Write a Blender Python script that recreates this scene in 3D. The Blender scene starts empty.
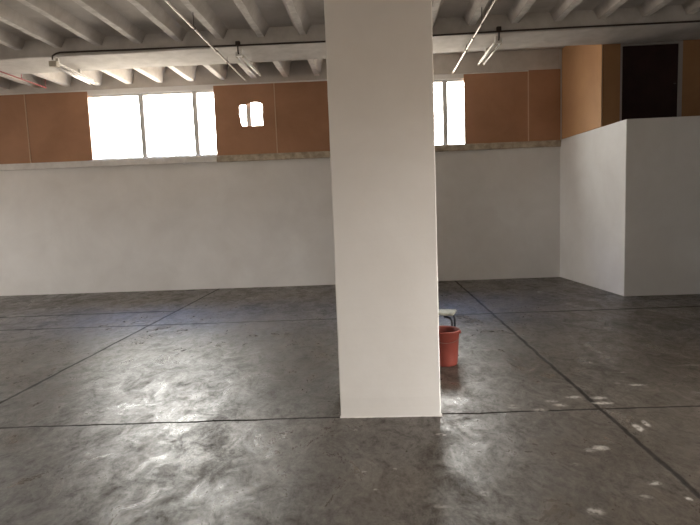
import bpy, bmesh, math, random
from mathutils import Vector, Matrix
random.seed(7)
S = bpy.context.scene
C = S.collection
PI = math.pi

# ------------------------------------------------------------------ helpers
def box(bm, x0, x1, y0, y1, z0, z1):
    vs = [bm.verts.new(p) for p in ((x0,y0,z0),(x1,y0,z0),(x1,y1,z0),(x0,y1,z0),(x0,y0,z1),(x1,y0,z1),(x1,y1,z1),(x0,y1,z1))]
    for f in ((3,2,1,0),(4,5,6,7),(0,1,5,4),(1,2,6,5),(2,3,7,6),(3,0,4,7)):
        bm.faces.new([vs[i] for i in f])
    return bm

def prism(bm, pts, z0, z1):
    """closed plan outline extruded from z0 to z1"""
    a = [bm.verts.new((x, y, z0)) for x, y in pts]
    b = [bm.verts.new((x, y, z1)) for x, y in pts]
    n = len(pts)
    bm.faces.new(a[::-1]); bm.faces.new(b)
    for i in range(n):
        bm.faces.new((a[i], a[(i+1) % n], b[(i+1) % n], b[i]))
    bmesh.ops.recalc_face_normals(bm, faces=bm.faces[:])
    return bm

def tube(bm, pts, r, n=12, cap=True):
    """round tube along a polyline"""
    pts = [Vector(p) for p in pts]
    rings = []
    prev = None
    for i, p in enumerate(pts):
        if i == 0: d = pts[1] - p
        elif i == len(pts) - 1: d = p - pts[-2]
        else: d = (pts[i+1] - p).normalized() + (p - pts[i-1]).normalized()
        d.normalize()
        if prev is None:
            u = d.orthogonal().normalized()
        else:
            u = (prev - d * prev.dot(d)).normalized()
        prev = u
        v = d.cross(u)
        rr = r[i] if isinstance(r, (list, tuple)) else r
        rings.append([bm.verts.new(p + (u*math.cos(2*PI*k/n) + v*math.sin(2*PI*k/n))*rr) for k in range(n)])
    for a, b in zip(rings, rings[1:]):
        for k in range(n):
            f = bm.faces.new((a[k], a[(k+1) % n], b[(k+1) % n], b[k])); f.smooth = True
    if cap:
        bm.faces.new(rings[0][::-1]); bm.faces.new(rings[-1])
    return bm

def lathe(bm, prof, cx=0, cy=0, n=48, close=False):
    rings = [[bm.verts.new((cx + r*math.cos(2*PI*k/n), cy + r*math.sin(2*PI*k/n), z)) for k in range(n)] for r, z in prof]
    prs = list(zip(rings, rings[1:])) + ([(rings[-1], rings[0])] if close else [])
    for a, b in prs:
        for k in range(n):
            f = bm.faces.new((a[k], a[(k+1) % n], b[(k+1) % n], b[k])); f.smooth = True
    return rings

def B(*a):
    return box(bmesh.new(), *a)

def obj(name, bm, m, parent=None, bevel=0, seg=2):
    me = bpy.data.meshes.new(name)
    bmesh.ops.recalc_face_normals(bm, faces=bm.faces[:])
    bm.to_mesh(me); bm.free()
    o = bpy.data.objects.new(name, me)
    C.objects.link(o)
    if m: me.materials.append(m)
    if parent: o.parent = parent
    if bevel:
        b = o.modifiers.new('bevel', 'BEVEL'); b.width = bevel; b.segments = seg; b.limit_method = 'ANGLE'
    return o

def shift(bm, v):
    bmesh.ops.translate(bm, verts=bm.verts[:], vec=v); return bm

def thing(name, label, cat, loc=(0,0,0), rz=0, group=None):
    o = bpy.data.objects.new(name, None); C.objects.link(o)
    o.empty_display_size = .1
    o.location = loc; o.rotation_euler = (0, 0, rz)
    return tag(o, label, cat, group)

def tag(o, label, cat, group=None):
    o['label'] = label; o['category'] = cat
    if group: o['group'] = group
    return o

def struct(o):
    o['kind'] = 'structure'; return o

# ------------------------------------------------------------------ materials
def mat(name, col, rough=.6, metal=0, spec=.5):
    m = bpy.data.materials.new(name); m.use_nodes = True
    b = m.node_tree.nodes['Principled BSDF']
    b.inputs['Base Color'].default_value = (*col, 1)
    b.inputs['Roughness'].default_value = rough
    b.inputs['Metallic'].default_value = metal
    b.inputs['Specular IOR Level'].default_value = spec
    return m

def N(m, t, **kw):
    n = m.node_tree.nodes.new(t)
    for k, v in kw.items():
        if k in ('operation', 'blend_type', 'data_type', 'noise_dimensions', 'interpolation_type', 'use_clamp', 'clamp'):
            setattr(n, k, v)
    return n

def L(m, a, b): m.node_tree.links.new(a, b)

def noise(m, scale, detail=4, rough=.55, dist=0, vec=None):
    n = N(m, 'ShaderNodeTexNoise')
    n.inputs['Scale'].default_value = scale; n.inputs['Detail'].default_value = detail
    n.inputs['Roughness'].default_value = rough; n.inputs['Distortion'].default_value = dist
    if vec: L(m, vec, n.inputs['Vector'])
    return n

def ramp(m, src, stops):
    r = N(m, 'ShaderNodeValToRGB')
    e = r.color_ramp.elements
    while len(e) < len(stops): e.new(.5)
    for k, (p, c) in enumerate(stops):
        e[k].position = p; e[k].color = (*c, 1) if len(c) == 3 else c
    L(m, src, r.inputs['Fac']); return r

def mottled(name, c0, c1, scale=2, rough=.7, bump=.1, bscale=60, spec=.4, stretch=None, lo=.35, hi=.65, detail=6):
    m = mat(name, c0, rough, 0, spec)
    b = m.node_tree.nodes['Principled BSDF']
    tc = N(m, 'ShaderNodeTexCoord')
    v = tc.outputs['Object']
    if stretch:
        mp = N(m, 'ShaderNodeMapping'); mp.inputs['Scale'].default_value = stretch
        L(m, v, mp.inputs['Vector']); v = mp.outputs['Vector']
    n = noise(m, scale, detail, .6, .3, v)
    r = ramp(m, n.outputs['Fac'], [(lo, c0), (hi, c1)])
    L(m, r.outputs['Color'], b.inputs['Base Color'])
    if bump:
        n2 = noise(m, bscale, 4, .6, 0, tc.outputs['Object'])
        bp = N(m, 'ShaderNodeBump'); bp.inputs['Strength'].default_value = bump; bp.inputs['Distance'].default_value = .01
        L(m, n2.outputs['Fac'], bp.inputs['Height']); L(m, bp.outputs['Normal'], b.inputs['Normal'])
    return m

M = {}
M['white_wall'] = mottled('white wall paint', (.66,.65,.64), (.74,.735,.73), 1.1, .75, .12, 25)
M['warm_wall'] = mottled('sand coloured wall paint', (.60,.50,.38), (.66,.56,.43), 1.1, .75, .1, 25)
M['column'] = mottled('white column paint', (.74,.72,.695), (.79,.775,.755), 1.5, .65, .08, 22)
M['ceiling'] = mottled('whitewashed concrete ceiling', (.54,.51,.48), (.64,.61,.58), 3, .85, .3, 20)
M['rib'] = mottled('whitewashed rib sides', (.50,.47,.44), (.60,.57,.54), 5, .85, .3, 25)
M['rib_sole'] = mottled('pale rib sole', (.66,.635,.61), (.86,.835,.81), 9, .85, .4, 30)
M['beam'] = mottled('whitewashed beam', (.50,.48,.46), (.64,.62,.60), 3, .8, .3, 18)
M['lintel'] = mottled('pale concrete lintel', (.46,.43,.40), (.56,.53,.50), 2.5, .8, .2, 20)
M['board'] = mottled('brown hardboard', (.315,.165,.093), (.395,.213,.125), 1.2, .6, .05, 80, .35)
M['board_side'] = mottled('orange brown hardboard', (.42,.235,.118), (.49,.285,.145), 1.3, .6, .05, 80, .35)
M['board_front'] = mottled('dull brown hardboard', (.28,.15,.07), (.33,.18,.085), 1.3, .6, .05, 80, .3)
M['strip'] = mat('pale joint strip', (.55,.40,.28), .7)
M['ledge_white'] = mottled('white ledge', (.58,.57,.56), (.70,.69,.68), 5, .7, .2, 30)
M['ledge_raw'] = mottled('raw concrete ledge', (.30,.25,.19), (.52,.46,.37), 7, .85, .5, 25)
M['frame'] = mat('grey aluminium window frame', (.55,.55,.56), .5, .1)
M['door_dark'] = mottled('very dark brown door', (.020,.009,.009), (.028,.013,.012), 3, .7, 0, 60, .2)
M['jamb'] = mat('grey door frame', (.30,.28,.27), .6)
M['steel'] = mat('galvanised steel pipe', (.40,.37,.35), .42, .6)
M['rod'] = mat('dark steel rod', (.10,.09,.085), .6, .4)
M['cable'] = mat('dark cable', (.042,.030,.026), .6)
M['red_pipe'] = mat('red painted pipe', (.26,.06,.065), .55)
M['tube'] = mat('white fluorescent tube', (.90,.90,.90), .2)
M['fixture'] = mat('white enamelled metal', (.78,.77,.75), .35)
M['socket'] = mat('cream plastic socket', (.62,.58,.50), .5)
M['bucket'] = mottled('red plastic', (.185,.042,.031), (.225,.052,.038), 6, .42, .05, 90)
M['wire'] = mat('bail wire', (.22,.17,.15), .45, .7)
M['seat'] = mottled('pale worn seat', (.17,.175,.14), (.40,.40,.34), 14, .6, .1, 60, .4, None, .3, .55)
M['black_metal'] = mat('black tubular metal', (.012,.012,.02), .35, .2)

# window glass: clear pane that also mirrors a little
g = bpy.data.materials.new('clear glass'); g.use_nodes = True
nt = g.node_tree; nt.nodes.clear()
o_ = nt.nodes.new('ShaderNodeOutputMaterial'); mx = nt.nodes.new('ShaderNodeMixShader')
tr = nt.nodes.new('ShaderNodeBsdfTransparent'); gl = nt.nodes.new('ShaderNodeBsdfGlossy'); gl.inputs['Roughness'].default_value = .02
tr.inputs['Color'].default_value = (.95, .97, .97, 1)
mx.inputs['Fac'].default_value = .06
nt.links.new(tr.outputs[0], mx.inputs[1]); nt.links.new(gl.outputs[0], mx.inputs[2]); nt.links.new(mx.outputs[0], o_.inputs['Surface'])
M['glass'] = g

# ---- floor: worn, sealed concrete with saw-cut joints, trowel marks and dried paint splashes
def floor_material():
    m = mat('worn sealed concrete', (.1,.09,.08), .4, 0, .5)
    b = m.node_tree.nodes['Principled BSDF']
    tc = N(m, 'ShaderNodeTexCoord'); P = tc.outputs['Object']
    big = noise(m, .55, 5, .6, .6, P)
    base = ramp(m, big.outputs['Fac'], [(.3, (.060,.050,.041)), (.52, (.082,.070,.058)), (.72, (.120,.104,.089))])
    mp = N(m, 'ShaderNodeMapping'); mp.inputs['Scale'].default_value = (1.5, 1.0, 1); mp.inputs['Rotation'].default_value = (0, 0, .6)
    L(m, P, mp.inputs['Vector'])
    sw = noise(m, 3.4, 13, .80, .9, mp.outputs['Vector'])
    swr = ramp(m, sw.outputs['Fac'], [(.34, (.70,.69,.68)), (.5, (1,1,1)), (.66, (1.3,1.28,1.25))])
    mu = N(m, 'ShaderNodeMix', data_type='RGBA', blend_type='MULTIPLY'); mu.inputs[0].default_value = 1
    L(m, base.outputs['Color'], mu.inputs[6]); L(m, swr.outputs['Color'], mu.inputs[7])
    col = mu.outputs[2]
    # small dark pits
    pit = noise(m, 24, 5, .75, .3, P)
    pr = ramp(m, pit.outputs['Fac'], [(.285, (.22,.21,.20)), (.335, (1,1,1))])
    mu2 = N(m, 'ShaderNodeMix', data_type='RGBA', blend_type='MULTIPLY'); mu2.inputs[0].default_value = 1
    L(m, col, mu2.inputs[6]); L(m, pr.outputs['Color'], mu2.inputs[7]); col = mu2.outputs[2]
    gr = noise(m, 15, 10, .82, .2, mp.outputs['Vector'])
    grr = ramp(m, gr.outputs['Fac'], [(.36, (.72,.71,.70)), (.50, (1,1,1)), (.64, (1.3,1.29,1.27))])
    mu3 = N(m, 'ShaderNodeMix', data_type='RGBA', blend_type='MULTIPLY'); mu3.inputs[0].default_value = 1
    L(m, col, mu3.inputs[6]); L(m, grr.outputs['Color'], mu3.inputs[7]); col = mu3.outputs[2]
    # brownish stains
    bs = noise(m, .42, 3, .5, .8, P)
    bsr = ramp(m, bs.outputs['Fac'], [(.55, (0,0,0)), (.68, (.55,.55,.55))])
    mb = N(m, 'ShaderNodeMix', data_type='RGBA', blend_type='MIX')
    L(m, bsr.outputs['Color'], mb.inputs[0]); L(m, col, mb.inputs[6]); mb.inputs[7].default_value = (.115,.088,.062,1)
    col = mb.outputs[2]
    # wobbling coordinates for joints and splashes
    wn = noise(m, 3.5, 5, .65, 0, P)
    off = N(m, 'ShaderNodeVectorMath', operation='SUBTRACT'); L(m, wn.outputs['Color'], off.inputs[0]); off.inputs[1].default_value = (.5,.5,.5)
    def wob(k):
        s = N(m, 'ShaderNodeVectorMath', operation='SCALE'); L(m, off.outputs[0], s.inputs[0]); s.inputs['Scale'].default_value = k
        a = N(m, 'ShaderNodeVectorMath', operation='ADD'); L(m, P, a.inputs[0]); L(m, s.outputs[0], a.inputs[1]); return a.outputs[0]
    wj = wob(.05)
    sx = N(m, 'ShaderNodeSeparateXYZ'); L(m, wj, sx.inputs[0])
    def math2(op, a, b_):
        n = N(m, 'ShaderNodeMath', operation=op)
        for i, q in enumerate((a, b_)):
            if isinstance(q, (int, float)): n.inputs[i].default_value = q
            elif q is not None: L(m, q, n.inputs[i])
        return n.outputs[0]
    def line(ch, c, w, k, slope=0):
        q = sx.outputs[ch]
        if slope: q = math2('SUBTRACT', q, math2('MULTIPLY', sx.outputs['X'], slope))
        d = math2('ABSOLUTE', math2('SUBTRACT', q, c), None)
        r = N(m, 'ShaderNodeMapRange'); r.inputs[1].default_value = w*.4; r.inputs[2].default_value = w
        r.inputs[3].default_value = k; r.inputs[4].default_value = 0
        L(m, d, r.inputs[0]); return r.outputs[0]
    j = line('X', -3.272, .023, .95)
    for q in (line('X', 1.645, .024, .85), line('Y', 3.845, .016, .95, .03), line('Y', 7.46, .036, .85, .03), line('Y', .25, .016, .9),
              line('X', 6.56, .02, .8), line('X', -8.19, .02, .8),
              math2('MULTIPLY', line('Y', 8.57, .045, .8, .04), math2('LESS_THAN', sx.outputs['X'], -3.3))):
        j = math2('MAXIMUM', j, q)
    md = N(m, 'ShaderNodeMix', data_type='RGBA', blend_type='MIX')
    L(m, j, md.inputs[0]); L(m, col, md.inputs[6]); md.inputs[7].default_value = (.012,.010,.009,1); col = md.outputs[2]
    # dried white paint splashes and scuffs (x, y, half length, half width, strength)
    sp = [(1.29,3.235,.035,.025,.5),(1.37,3.27,.05,.035,.8),(1.76,3.55,.03,.07,.9),(1.845,3.62,.02,.05,.9),(1.38,3.99,.05,.03,.7),(1.2,3.9,.05,.04,.45),
          (1.55,4.15,.06,.035,.75),(1.73,4.12,.06,.03,.9),(1.71,4.015,.07,.03,.95),(1.057,2.56,.05,.03,.6),(1.576,2.66,.02,.02,.8),(1.49,2.82,.035,.02,.7),
          (1.37,2.69,.03,.02,.4),(1.35,4.08,.05,.03,.5),(1.02,3.98,.05,.045,.35),(2.16,4.41,.07,.022,.9),(2.88,4.91,.10,.025,.6),(2.19,4.75,.03,.02,.5),(2.02,4.46,.04,.02,.4),
          (1.98,5.05,.04,.02,.4),(.41,3.50,.04,.02,.5),(-.18,3.6,.02,.012,.7),(-.1,3.01,.02,.014,.7),(.08,3.02,.012,.01,.6),(-.04,2.8,.014,.01,.7),(.3,2.62,.05,.02,.3),
          (1.15,3.05,.03,.02,.3),(.55,2.75,.03,.03,.35),(1.9,4.9,.03,.012,.4),(2.5,4.2,.05,.02,.4),(2.9,5.6,.06,.02,.4),(1.15,5.6,.05,.03,.25)]
    ws = wob(.085); acc = None
    for x, y, rx, ry, k in sp:
        a = N(m, 'ShaderNodeVectorMath', operation='SUBTRACT'); L(m, ws, a.inputs[0]); a.inputs[1].default_value = (x, y, 0)
        s = N(m, 'ShaderNodeVectorMath', operation='MULTIPLY'); L(m, a.outputs[0], s.inputs[0]); s.inputs[1].default_value = (1/rx, 1/ry, 0)
        l = N(m, 'ShaderNodeVectorMath', operation='LENGTH'); L(m, s.outputs[0], l.inputs[0])
        r = N(m, 'ShaderNodeMapRange'); r.inputs[1].default_value = .55; r.inputs[2].default_value = 1.25; r.inputs[3].default_value = k*.9; r.inputs[4].default_value = 0
        L(m, l.outputs['Value'], r.inputs[0])
        acc = r.outputs[0] if acc is None else math2('MAXIMUM', acc, r.outputs[0])
    brk = noise(m, 28, 4, .7, 0, P)
    bk = N(m, 'ShaderNodeMapRange'); bk.inputs[1].default_value = .40; bk.inputs[2].default_value = .52; L(m, brk.outputs['Fac'], bk.inputs[0])
    acc = math2('MULTIPLY', acc, bk.outputs[0])
    mw = N(m, 'ShaderNodeMix', data_type='RGBA', blend_type='MIX')
    L(m, acc, mw.inputs[0]); L(m, col, mw.inputs[6]); mw.inputs[7].default_value = (.55,.52,.48,1); col = mw.outputs[2]
    L(m, col, b.inputs['Base Color'])
    # gloss varies with wear
    rn = noise(m, 1.3, 8, .75, .8, mp.outputs['Vector'])
    rr = N(m, 'ShaderNodeMapRange'); rr.inputs[1].default_value = .42; rr.inputs[2].default_value = .60; rr.inputs[3].default_value = .25; rr.inputs[4].default_value = .60
    L(m, math2('MULTIPLY', math2('ADD', rn.outputs['Fac'], math2('SUBTRACT', 1.0, sw.outputs['Fac'])), .5), rr.inputs[0])
    ro = math2('ADD', rr.outputs[0], math2('MULTIPLY', j, .4))
    L(m, ro, b.inputs['Roughness'])
    # dusty grains are dull, burnished ones shine
    dz = N(m, 'ShaderNodeMapRange'); dz.inputs[1].default_value = .40; dz.inputs[2].default_value = .60; dz.inputs[3].default_value = .12; dz.inputs[4].default_value = 1.0
    L(m, math2('MULTIPLY', math2('ADD', gr.outputs['Fac'], sw.outputs['Fac']), .5), dz.inputs[0])
    L(m, math2('MULTIPLY', dz.outputs[0], math2('SUBTRACT', 1.0, math2('MULTIPLY', j, .9))), b.inputs['Specular IOR Level'])
    bn = noise(m, 4, 10, .75, .8, mp.outputs['Vector'])
    bf = noise(m, 45, 6, .75, .4, mp.outputs['Vector'])
    h = math2('ADD', math2('ADD', math2('MULTIPLY', bn.outputs['Fac'], .42), math2('MULTIPLY', sw.outputs['Fac'], .5)), math2('MULTIPLY', math2('ADD', bf.outputs['Fac'], gr.outputs['Fac']), .24))
    h = math2('SUBTRACT', h, math2('MULTIPLY', j, .5))
    bp = N(m, 'ShaderNodeBump'); bp.inputs['Strength'].default_value = .22; bp.inputs['Distance'].default_value = .02
    L(m, h, bp.inputs['Height']); L(m, bp.outputs['Normal'], b.inputs['Normal'])
    return m
M['floor'] = floor_material()

# ------------------------------------------------------------------ setting
XL, XR, YB, ZS = -15.0, 9.0, -6.0, 4.55       # left wall, right wall, rear wall, slab underside
floor = struct(obj('floor', B(XL-.2, XR+.2, YB-.2, 11.6, -.15, 0), M['floor']))

# ceiling: slab > ribs, flat beam, plain soffit
ceil = struct(obj('ceiling', B(XL-.2, XR+.2, YB-.2, 11.7, ZS, ZS+.2), M['ceiling']))
obj('front_slab', B(XL, XR, YB, 8.52, 4.41, ZS+.02), M['ceiling'], ceil)
def rib(x, y0, y1, zb=4.27, vault=False):
    bm = bmesh.new(); n = max(6, int((y1-y0)/.25)); rows = []
    for i in range(n+1):
        y = y0 + (y1-y0)*i/n
        j = random.uniform(-.009, .009); k = random.uniform(-.009, .009)
        pr = ((.15, 4.415), (.125, 4.40), (.10, zb+.085), (.072, zb+.03), (.06, zb+.010)) if vault else ((.15, ZS+.02), (.12, ZS-.03), (.10, ZS-.10), (.075, zb+.06), (.062, zb+.02))
        rows.append([bm.verts.new((x-a, y, z)) for a, z in pr] + [bm.verts.new((x-.05+j, y, zb)), bm.verts.new((x+.05+k, y, zb))] + [bm.verts.new((x+a, y, z)) for a, z in pr[::-1]])
    for a, b in zip(rows, rows[1:]):
        for q in range(11):
            fc = bm.faces.new((a[q], a[q+1], b[q+1], b[q])); fc.smooth = q != 5
    bm.faces.new(rows[0]); bm.faces.new(rows[-1][::-1])
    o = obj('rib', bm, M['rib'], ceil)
    o.data.materials.append(M['rib_sole'])           # paler material for the rib faces that point down
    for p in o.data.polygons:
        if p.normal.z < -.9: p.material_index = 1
    return o
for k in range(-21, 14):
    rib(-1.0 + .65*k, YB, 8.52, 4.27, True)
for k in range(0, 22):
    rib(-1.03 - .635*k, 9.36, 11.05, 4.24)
bm = bmesh.new()
n = 40                                               # the beam's arrises are slightly uneven
rows = []
for i in range(n+1):
    x = XL + (XR-XL)*i/n; a, b_ = random.uniform(-.003, .003), random.uniform(-.008, .008)
    rows.append([bm.verts.new(p) for p in ((x, 8.50+a, ZS+.05), (x, 8.50+a, 4.155+b_), (x, 8.515+a, 4.14+b_), (x, 9.375+b_, 4.14+a), (x, 9.39+b_, 4.155+a), (x, 9.39+b_, ZS+.05))])
for a, b_ in zip(rows, rows[1:]):
    for q in range(5): bm.faces.new((a[q], a[q+1], b_[q+1], b_[q]))
obj('beam', bm, M['beam'], ceil)

# back wall, built in its own frame (slightly out of square with the room)
WT = Matrix.Translation((3.8, 11.03, 0)) @ Matrix.Rotation(math.atan(.02), 4, 'Z') @ Matrix.Translation((-3.8, -11.03, 0))
def onwall(o):
    o.matrix_world = WT; return o
W1, W2, W3 = (-5.85, -1.35), (.30, 2.70), (-13.6, -9.9)                   # window openings behind the boards
bm = bmesh.new()
box(bm, -15.3, 9.3, 11.03, 11.33, 0, 2.74)
box(bm, -15.3, 9.3, 11.03, 11.33, 4.06, 4.54)
for a, b_ in ((-15.3, W3[0]), (W3[1], W1[0]), (W1[1], W2[0]), (W2[1], 9.3)):
    box(bm, a, b_, 11.03, 11.33, 2.74, 4.06)
wall_back = onwall(struct(obj('wall_back', bm, M['white_wall'])))
# raw strip of lintel above the boards
onwall(struct(obj('trim_1', B(-14.9, 3.78, 11.018, 11.03, 4.165, ZS), M['lintel'])))
onwall(struct(obj('trim_2', B(-14.9, -3.15, 10.965, 11.06, 2.615, 2.745), M['ledge_white'], None, .008)))
def rough_ledge(x0, x1):
    bm = bmesh.new(); n = 60; rows = []
    for i in range(n+1):
        x = x0 + (x1-x0)*i/n
        r = lambda s: random.uniform(-s, s)
        hi = 2.745 if x < -.6 else 2.775; lo = 2.61 if x < -.6 else 2.645
        rows.append([bm.verts.new(p) for p in ((x, 11.06, hi), (x, 10.985+r(.006), hi-.001+r(.001)), (x, 10.97+r(.006), hi-.02+r(.004)), (x, 10.972+r(.006), lo+.012+r(.006)), (x, 10.985+r(.004), lo+r(.006)), (x, 11.06, lo))])
    for a, b_ in zip(rows, rows[1:]):
        for q in range(5): bm.faces.new((a[q], a[q+1], b_[q+1], b_[q]))
    return bm
onwall(struct(obj('trim_3', rough_ledge(-3.15, 3.80), M['ledge_raw'])))

def window(name, x0, x1, mull):
    bm = bmesh.new()
    box(bm, x0, x1, 11.06, 11.12, 4.025, 4.06); box(bm, x0, x1, 11.06, 11.12, 2.74, 2.785)
    box(bm, x0, x0+.05, 11.061, 11.119, 2.785, 4.025); box(bm, x1-.05, x1, 11.061, 11.119, 2.785, 4.025)
    w = onwall(struct(obj(name, bm, M['frame'])))
    xs = [x0+.05] + list(mull) + [x1-.05]
    for x in mull:
        obj('mullion', B(x-.048, x+.048, 11.055, 11.125, 2.785, 4.025), M['frame'], w, .006)
    for a, b_ in zip(xs, xs[1:]):
        obj('pane', B(a+.03, b_-.03, 11.087, 11.091, 2.79, 4.035), M['glass'], w)
    return w
window('window_1', *W1, (-4.655, -3.555, -2.465))
window('window_2', *W2, (.75, 1.52))
window('window_3', *W3, (-12.7, -11.75, -10.8))

# brown boards screwed over the high windows
GB = 'brown boards along the high windows'
def board(x0, x1, z0, z1, label, m='board', strip=None):
    o = onwall(tag(obj('hardboard_panel', B(x0, x1, 11.004, 11.018, z0, z1), M[m], None, .002, 1), label, 'board', GB))
    if strip:
        obj('joint_strip', B(strip-.011, strip+.011, 10.998, 11.006, z0, z1), M['strip'], o)
    return o
board(-9.8, -7.022, 2.75, 4.13, 'brown board at the far left end of the high window band', strip=-7.018)
board(-7.006, -5.72, 2.75, 4.13, 'plain brown board just left of the wide bright window')
# this one has a ragged hole through which the window shows
outer = [(-3.15,2.7445), (-1.8992,2.7445), (-1.8992,4.13), (-3.14,4.13)]
hp = [(239.3,106.2),(241,105.2),(246.8,105),(248.3,103.9),(251,103.2),(254,102.9),(257.5,103),(260.5,103.9),(262.3,106),(262.6,110),(262.1,115),(262,121),(262.2,126.1),(256,126.2),(249,126.3),(244.6,126.4),(242,126.2),(240.6,124),(239.9,119),(239.2,113)]
hole = [(-2.641+(x-239)*.0203, 3.742-(y-104.5)*.0199) for x, y in hp]
bm = bmesh.new()
for lp in (outer, hole):
    vs = [bm.verts.new((x, 11.004, z)) for x, z in lp]
    for i in range(len(vs)): bm.edges.new((vs[i], vs[(i+1) % len(vs)]))
bmesh.ops.triangle_fill(bm, edges=bm.edges[:], use_beauty=True)
ex = bmesh.ops.extrude_face_region(bm, geom=bm.faces[:])
bmesh.ops.translate(bm, verts=[v for v in ex['geom'] if isinstance(v, bmesh.types.BMVert)], vec=(0, .014, 0))
o = onwall(tag(obj('hardboard_panel', bm, M['board']), 'brown board with a ragged hole letting daylight through', 'board', GB))
obj('joint_strip', B(-1.918, -1.8975, 10.998, 11.006, 2.7445, 4.13), M['strip'], o)
board(-1.8975, .20, 2.7445, 4.13, 'brown board beside the holed board, running behind the white column')
board(1.89, 3.17, 2.7445, 4.14, 'brown board right of the narrow bright window behind the column', strip=3.165)
board(3.175, 3.80, 2.7445, 4.16, 'narrow dark brown board in the corner at the far right of the back wall')

# white box room in the right corner: its low walls
def sx(y): return 3.81 + (11.03 - y)*.0635        # plan line of its left side
FB = 9.39                                         # front plane of the boarding above
yf = 8.57
prw = bmesh.new()
prism(prw, [(sx(yf), yf), (XR, yf-.02), (XR, yf+.14), (sx(yf)+.16, yf+.14), (3.80+.16, 11.06), (3.805, 11.06)], 0, 2.78)
struct(obj('wall_right', prw, M['white_wall'], None, .006))
# boarding above the white walls
GP = 'boards of the raised enclosure'
ps = bmesh.new(); prism(ps, [(sx(FB)+.012, FB), (sx(FB)+.03, FB+.02), (3.845, 11.0), (3.825, 11.0)], 2.79, ZS-.005)
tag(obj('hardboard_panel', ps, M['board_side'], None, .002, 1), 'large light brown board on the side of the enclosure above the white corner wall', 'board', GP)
x0 = sx(FB)
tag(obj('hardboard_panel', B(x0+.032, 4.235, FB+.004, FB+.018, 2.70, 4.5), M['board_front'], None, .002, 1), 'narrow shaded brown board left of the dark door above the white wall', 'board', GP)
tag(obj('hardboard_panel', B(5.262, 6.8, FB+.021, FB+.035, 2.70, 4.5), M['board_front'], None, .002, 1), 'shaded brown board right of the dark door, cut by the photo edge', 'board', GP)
d = struct(obj('door_1', B(4.275, 5.195, FB+.03, FB+.06, 2.30, 4.10), M['door_dark'], None, .003, 1))
fr = bmesh.new()
box(fr, 4.236, 4.272, FB+.012, FB+.07, 2.30, 4.137); box(fr, 5.198, 5.26, FB+.012, FB+.07, 2.30, 4.137); box(fr, 4.272, 5.198, FB+.012, FB+.07, 4.103, 4.137)
obj('door_frame', fr, M['jamb'], d)
hb = bmesh.new(); tube(hb, [(5.145, FB+.03, 3.45), (5.145, FB, 3.45), (5.11, FB-.005, 3.45)], .007, 10)
obj('door_handle', hb, M['rod'], d)
# platform of the enclosure carrying the boards, and its closed back
bm = bmesh.new(); prism(bm, [(3.99, FB-.02), (XR, FB-.02), (XR, 11.0), (3.87, 11.0)], 2.15, 2.30)
struct(obj('trim_4', bm, M['lintel']))

# side and rear walls outside the view; a wide doorway on the right lets daylight in
bm = bmesh.new()
LY, LZ = (5.4, 8.4), (1.0, 2.7)                     # wide window opening in the far left wall
box(bm, XL-.2, XL, YB, LY[0], 0, ZS); box(bm, XL-.2, XL, LY[1], 11.3, 0, ZS); box(bm, XL-.2, XL, *LY, 0, LZ[0]); box(bm, XL-.2, XL, *LY, LZ[1], ZS)
struct(obj('wall_left', bm, M['white_wall']))
bm = bmesh.new()
RX, RZ = (-3.0, -2.0), (1.2, 2.2)                     # window opening in the wall behind the viewer
box(bm, XL-.2, RX[0], YB-.2, YB, 0, ZS); box(bm, RX[1], XR+.2, YB-.2, YB, 0, ZS); box(bm, *RX, YB-.2, YB, 0, RZ[0]); box(bm, *RX, YB-.2, YB, RZ[1], ZS)
struct(obj('wall_rear', bm, M['warm_wall']))
DY = (1.6, 3.2); DZ = 2.3; XW = 4.1
bm = bmesh.new()
box(bm, XW, XW+.2, YB, DY[0], 0, ZS+.05); box(bm, XW, XW+.2, DY[1], 5.8, 0, ZS+.05); box(bm, XW, XW+.2, DY[0], DY[1], DZ, ZS+.05)
struct(obj('wall_right_near', bm, M['warm_wall']))
struct(obj('wall_right_return', B(XW+.2, XR+.2, 5.6, 5.8, 0, ZS+.05), M['white_wall']))
struct(obj('wall_right_far', B(XR, XR+.2, 5.8, 11.3, 0, ZS+.05), M['white_wall']))

# ------------------------------------------------------------------ the column
cx0, cx1, cy0, cy1 = -.292, .451, 3.82, 4.56
bm = bmesh.new(); n = 60; rows = []
cb = .006
for i in range(n+1):
    z = ZS*i/n
    r = lambda: random.uniform(-.0012, .0012)
    rows.append([bm.verts.new((x+r(), y+r(), z)) for x, y in ((cx0+cb, cy0), (cx1-cb, cy0), (cx1, cy0+cb), (cx1, cy1-cb), (cx1-cb, cy1), (cx0+cb, cy1), (cx0, cy1-cb), (cx0, cy0+cb))])
for a, b_ in zip(rows, rows[1:]):
    for q in range(8): bm.faces.new((a[q], a[(q+1) % 8], b_[(q+1) % 8], b_[q]))
bm.faces.new(rows[0][::-1]); bm.faces.new(rows[-1])
col = tag(obj('column', bm, M['column']), 'thick square white painted column standing in the middle of the floor', 'column')
# ragged skirt of plaster where the column meets the floor
bm = bmesh.new(); n = 26; rows = []
for i in range(n+1):
    x = cx0-.006 + (cx1-cx0+.016)*i/n
    e = random.uniform(.002, .008) + (.008 if i in (n-1, n) else 0)
    rows.append([bm.verts.new(p) for p in ((x, cy0-e, 0.001), (x, cy0-e*.5, .006+e*.2), (x, cy0+.01, .012+random.uniform(0,.008)), (x, cy0+.01, .001))])
for a, b_ in zip(rows, rows[1:]):
    for q in range(4): bm.faces.new((a[q], a[(q+1) % 4], b_[(q+1) % 4], b_[q]))
bm.faces.new(rows[0]); bm.faces.new(rows[-1][::-1])
obj('plaster_skirt', bm, M['column'], col)

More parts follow.
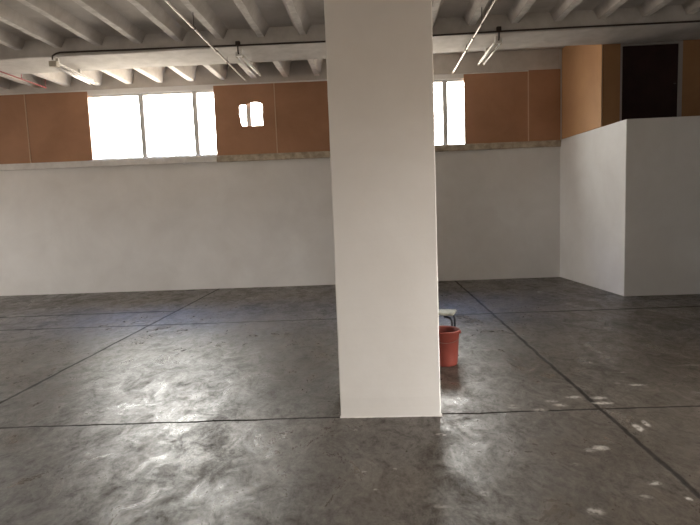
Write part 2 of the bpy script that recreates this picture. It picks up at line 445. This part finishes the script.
# ------------------------------------------------------------------ services under the ceiling
# dark cable along the front arris of the beam
pts = [(-4.985, 8.46, 4.082), (-4.98, 8.46, 4.14), (-4.93, 8.474, 4.178), (-4.86, 8.474, 4.192), (-4.4, 8.474, 4.186), (-3.7, 8.474, 4.176), (-3.0, 8.474, 4.170), (-2.0, 8.474, 4.156), (-.65, 8.474, 4.145), (.3, 8.474, 4.143), (1.03, 8.474, 4.148), (2.05, 8.474, 4.158), (3.2, 8.474, 4.160), (5.0, 8.474, 4.152), (7.0, 8.474, 4.160)]
bm = bmesh.new(); tube(bm, pts, .0135, 10)
cab = tag(obj('electric_cable', bm, M['cable']), 'black electric cable running along the front edge of the ceiling beam', 'cable')
for x, z in ((-2.015, 4.18), (2.0, 4.19)):
    bm = bmesh.new(); box(bm, x-.036, x+.036, 8.44, 8.49, z-.03, z+.035)
    obj('junction_box', bm, M['cable'], cab, .01)

# twin-tube lights fixed under the beam, at right angles to it
def light(x, y, skew, label, boxed):
    t = thing('fluorescent_ceiling_light', label, 'ceiling light', (x, y, 4.075), skew, 'fluorescent lights under the beam')
    bm = bmesh.new()
    pr = [(-.028, -.005), (-.034, -.024), (-.02, -.038), (.02, -.038), (.034, -.024), (.028, -.005)]
    a = [bm.verts.new((u, .03, w)) for u, w in pr]; b = [bm.verts.new((u, 1.23, w)) for u, w in pr]
    for i in range(6): bm.faces.new((a[i], a[(i+1) % 6], b[(i+1) % 6], b[i]))
    bm.faces.new(a[::-1]); bm.faces.new(b)
    obj('housing', bm, M['fixture'], t)
    for yy in (.10, .78):
        obj('bracket', B(-.02, .02, yy, yy+.05, -.006, .069), M['fixture'], t)
    for s in (-.045, .045):
        bm = bmesh.new(); tube(bm, [(s, .05, -.072), (s, 1.21, -.072)], .014, 14)
        tb = obj('tube', bm, M['tube'], t)
        for yy in (.035, 1.20):
            obj('tube_cap', B(s-.016, s+.016, yy, yy+.03, -.090, -.044), M['socket'], tb, .004)
    if boxed:
        bm = bmesh.new(); box(bm, -.062, .062, -.035, .05, -.095, -.01); obj('terminal_box', bm, M['socket'], t, .008)
    else:
        bm = bmesh.new(); box(bm, -.05, .05, -.02, .045, -.08, -.008); obj('terminal_box', bm, M['fixture'], t, .008)
        bm = bmesh.new(); tube(bm, [(0, -.045, .075), (0, -.045, .0), (0, -.03, -.04), (0, 0, -.045)], .011, 8); obj('lead', bm, M['cable'], t)
    return t
light(-4.985, 8.48, .03, 'fluorescent ceiling light with cream end box where the black cable ends', True)
light(-2.015, 8.50, -.02, 'twin tube fluorescent light hanging left of the column beside a thin pipe', False)
light(2.0, 8.50, .012, 'twin tube fluorescent light hanging right of the column', False)

# thin steel pipes running front to back under the beam
def pipe(x, y1, ys, label):
    bm = bmesh.new(); tube(bm, [(0, YB+.3, 0), (0, 2, 0), (0, 8.2, 0), (0, y1, 0)], .0145, 12)
    t = tag(obj('ceiling_pipe', bm, M['steel']), label, 'pipe', 'thin steel pipes under the ceiling'); t.location = (x, 0, 4.06)
    bm = bmesh.new(); tube(bm, [(0, 8.36, 0), (0, 8.46, 0)], .020, 12); obj('coupling', bm, M['steel'], t)
    bm = bmesh.new(); tube(bm, [(0, y1-.03, 0), (0, y1+.015, 0)], .019, 12); obj('end_cap', bm, M['steel'], t)
    for y, top in ys:
        bm = bmesh.new(); tube(bm, [(0, y, .012), (0, y, top-4.06)], .006, 6)
        tube(bm, [(.019*math.cos(q*PI/6), y, .019*math.sin(q*PI/6)) for q in range(13)], .005, 6)
        obj('pipe_hanger', bm, M['rod'], t)
pipe(-2.335, 10.25, ((1.5, 4.28), (4.5, 4.28), (7.35, 4.28), (9.0, 4.14)), 'thin steel pipe crossing under the beam left of the column')
pipe(1.60, 10.42, ((1.5, 4.28), (4.5, 4.28), (7.75, 4.28), (9.0, 4.14)), 'thin steel pipe crossing under the beam right of the column')
bm = bmesh.new(); tube(bm, [(-6.24, 7.9, 4.09), (-6.20, 9.5, 4.09), (-6.19, 10.2, 4.09)], .012, 10)
rp = tag(obj('red_pipe', bm, M['red_pipe']), 'thin red painted pipe hanging below the ceiling at far left', 'pipe')
for x, y in ((-6.2, 9.5), (-6.19, 10.18)):
    bm = bmesh.new(); tube(bm, [(x, y, 4.085), (x+.01, y, 4.25)], .007, 8); tube(bm, [(x+.01, y, 4.245), (x+.05, y, 4.26)], .007, 8)
    obj('pipe_hanger', bm, M['red_pipe'], rp)

# ------------------------------------------------------------------ bucket and stool behind the column
bk = thing('bucket', 'red plastic bucket on the concrete floor behind the white column', 'bucket', (.658, 5.15, 0))
bm = bmesh.new()
lathe(bm, [(.0005, .012), (.108, .012), (.116, .006), (.119, .0), (.122, .006), (.128, .06), (.1465, .332), (.153, .334), (.155, .341), (.152, .347), (.147, .346), (.143, .335), (.125, .06), (.116, .022), (.0005, .022)], n=56)
obj('bucket_body', bm, M['bucket'], bk)
for s in (-1, 1):
    bm = bmesh.new(); box(bm, s*.148-.010, s*.148+.014, -.018, .018, .300, .333)
    obj('handle_lug', bm, M['bucket'], bk, .006)
bm = bmesh.new()
hw = [(.168*math.cos(a), -.172*math.sin(a)*.62, .315 - .172*math.sin(a)*.42) for a in [PI*i/24 for i in range(25)]]
hw = [(x, -math.sqrt(max(0, (.152**2) - min(abs(x), .152)**2)) - .006, z) for x, y, z in hw]
tube(bm, hw, .0022, 8); obj('wire_handle', bm, M['wire'], bk)

st = thing('stool', 'low stool with pale worn seat and black tubular legs, mostly hidden by the column', 'stool', (.625, 5.63, 0), math.radians(-17))
bm = bmesh.new(); box(bm, -.24, .215, -.12, .12, .408, .434)
obj('seat', bm, M['seat'], st, .012, 3)
for sxn in (-1, 1):
    for sy in (-1, 1):
        x, y = sxn*.195, sy*.092
        bm = bmesh.new()
        tube(bm, [(x-sxn*.085, y, .394), (x-sxn*.05, y, .393), (x-sxn*.02, y, .384), (x-sxn*.004, y, .362), (x, y, .33), (x+sxn*.002, y, .012)], .0115, 12)
        lg = obj('leg', bm, M['black_metal'], st)
        bm = bmesh.new(); tube(bm, [(x+sxn*.002, y, 0), (x+sxn*.002, y, .03)], .015, 12); obj('rubber_foot', bm, M['black_metal'], lg)

# ------------------------------------------------------------------ daylight
w = bpy.data.worlds.new('sky'); S.world = w; w.use_nodes = True
nt = w.node_tree; nt.nodes.clear()
wo = nt.nodes.new('ShaderNodeOutputWorld'); bg = nt.nodes.new('ShaderNodeBackground')
tc = nt.nodes.new('ShaderNodeTexCoord'); se = nt.nodes.new('ShaderNodeSeparateXYZ'); mr = nt.nodes.new('ShaderNodeMapRange')
mr.inputs[1].default_value = -1; mr.inputs[2].default_value = 1
cr = nt.nodes.new('ShaderNodeValToRGB'); e = cr.color_ramp.elements
SK = [(0, (.40,.33,.26)), (.47, (.56,.47,.38)), (.53, (1.0,.94,.87)), (.78, (1.0,.96,.91)), (.86, (.62,.82,1.40)), (1, (.5,.72,1.35))]
while len(e) < len(SK): e.new(.5)
for k, (p, c) in enumerate(SK): e[k].position = p; e[k].color = (*c, 1)
nt.links.new(tc.outputs['Generated'], se.inputs[0]); nt.links.new(se.outputs['Z'], mr.inputs[0]); nt.links.new(mr.outputs[0], cr.inputs[0])
nt.links.new(cr.outputs[0], bg.inputs['Color']); nt.links.new(bg.outputs[0], wo.inputs['Surface'])
bg.inputs['Strength'].default_value = 34.0

def portal(loc, rot, sx_, sy_):
    l = bpy.data.lights.new('daylight_portal', 'AREA'); l.shape = 'RECTANGLE'; l.size = sx_; l.size_y = sy_
    l.cycles.is_portal = True
    o = bpy.data.objects.new('daylight_portal', l); C.objects.link(o); o.location = loc; o.rotation_euler = rot
    return o
for a, b_ in ((-5.72, -1.4), (.3, 1.95), (-13.6, -9.9)):
    xm = (a+b_)/2
    portal((xm, 11.03 + .02*(xm-3.8) + .16, 3.41), (-PI/2, 0, math.atan(.02)), b_-a, 1.34)
portal((XL-.21, sum(LY)/2, sum(LZ)/2), (0, -PI/2, 0), LZ[1]-LZ[0], LY[1]-LY[0])
portal((sum(RX)/2, YB-.21, sum(RZ)/2), (PI/2, 0, 0), RX[1]-RX[0], RZ[1]-RZ[0])
portal((XW+.21, sum(DY)/2, DZ/2), (0, PI/2, 0), DZ, DY[1]-DY[0])

# ------------------------------------------------------------------ camera (level 1.55 m, pitched and rolled slightly)
cam = bpy.data.cameras.new('camera'); co = bpy.data.objects.new('camera', cam); C.objects.link(co)
f = 530.0
cam.sensor_width = 36; cam.lens = f/700*36; cam.clip_start = .05
d = Vector((373-350, 208.5-262.5, f)).normalized()
v = Vector((553-350, 5625-262.5, f)); v = (v - d*v.dot(d)).normalized()
r = v.cross(d)
# rows r, d, -v hold the world axes in camera space (x right, y down, z forward)
Rm = Matrix((r, d, -v))
cr_, cd_, cf_ = Rm @ Vector((1,0,0)), Rm @ Vector((0,1,0)), Rm @ Vector((0,0,1))
co.matrix_world = Matrix.Translation((0, 0, 1.55)) @ Matrix((cr_, -cd_, -cf_)).transposed().to_4x4()
S.camera = co

S.view_settings.view_transform = 'Standard'
S.view_settings.look = 'None'
S.view_settings.gamma = 1
S.view_settings.use_curve_mapping = False
S.view_settings.exposure = 0.0
S.cycles.use_denoising = True
S.cycles.max_bounces = 10
S.cycles.diffuse_bounces = 7
S.cycles.transparent_max_bounces = 12
S.cycles.sample_clamp_indirect = 6
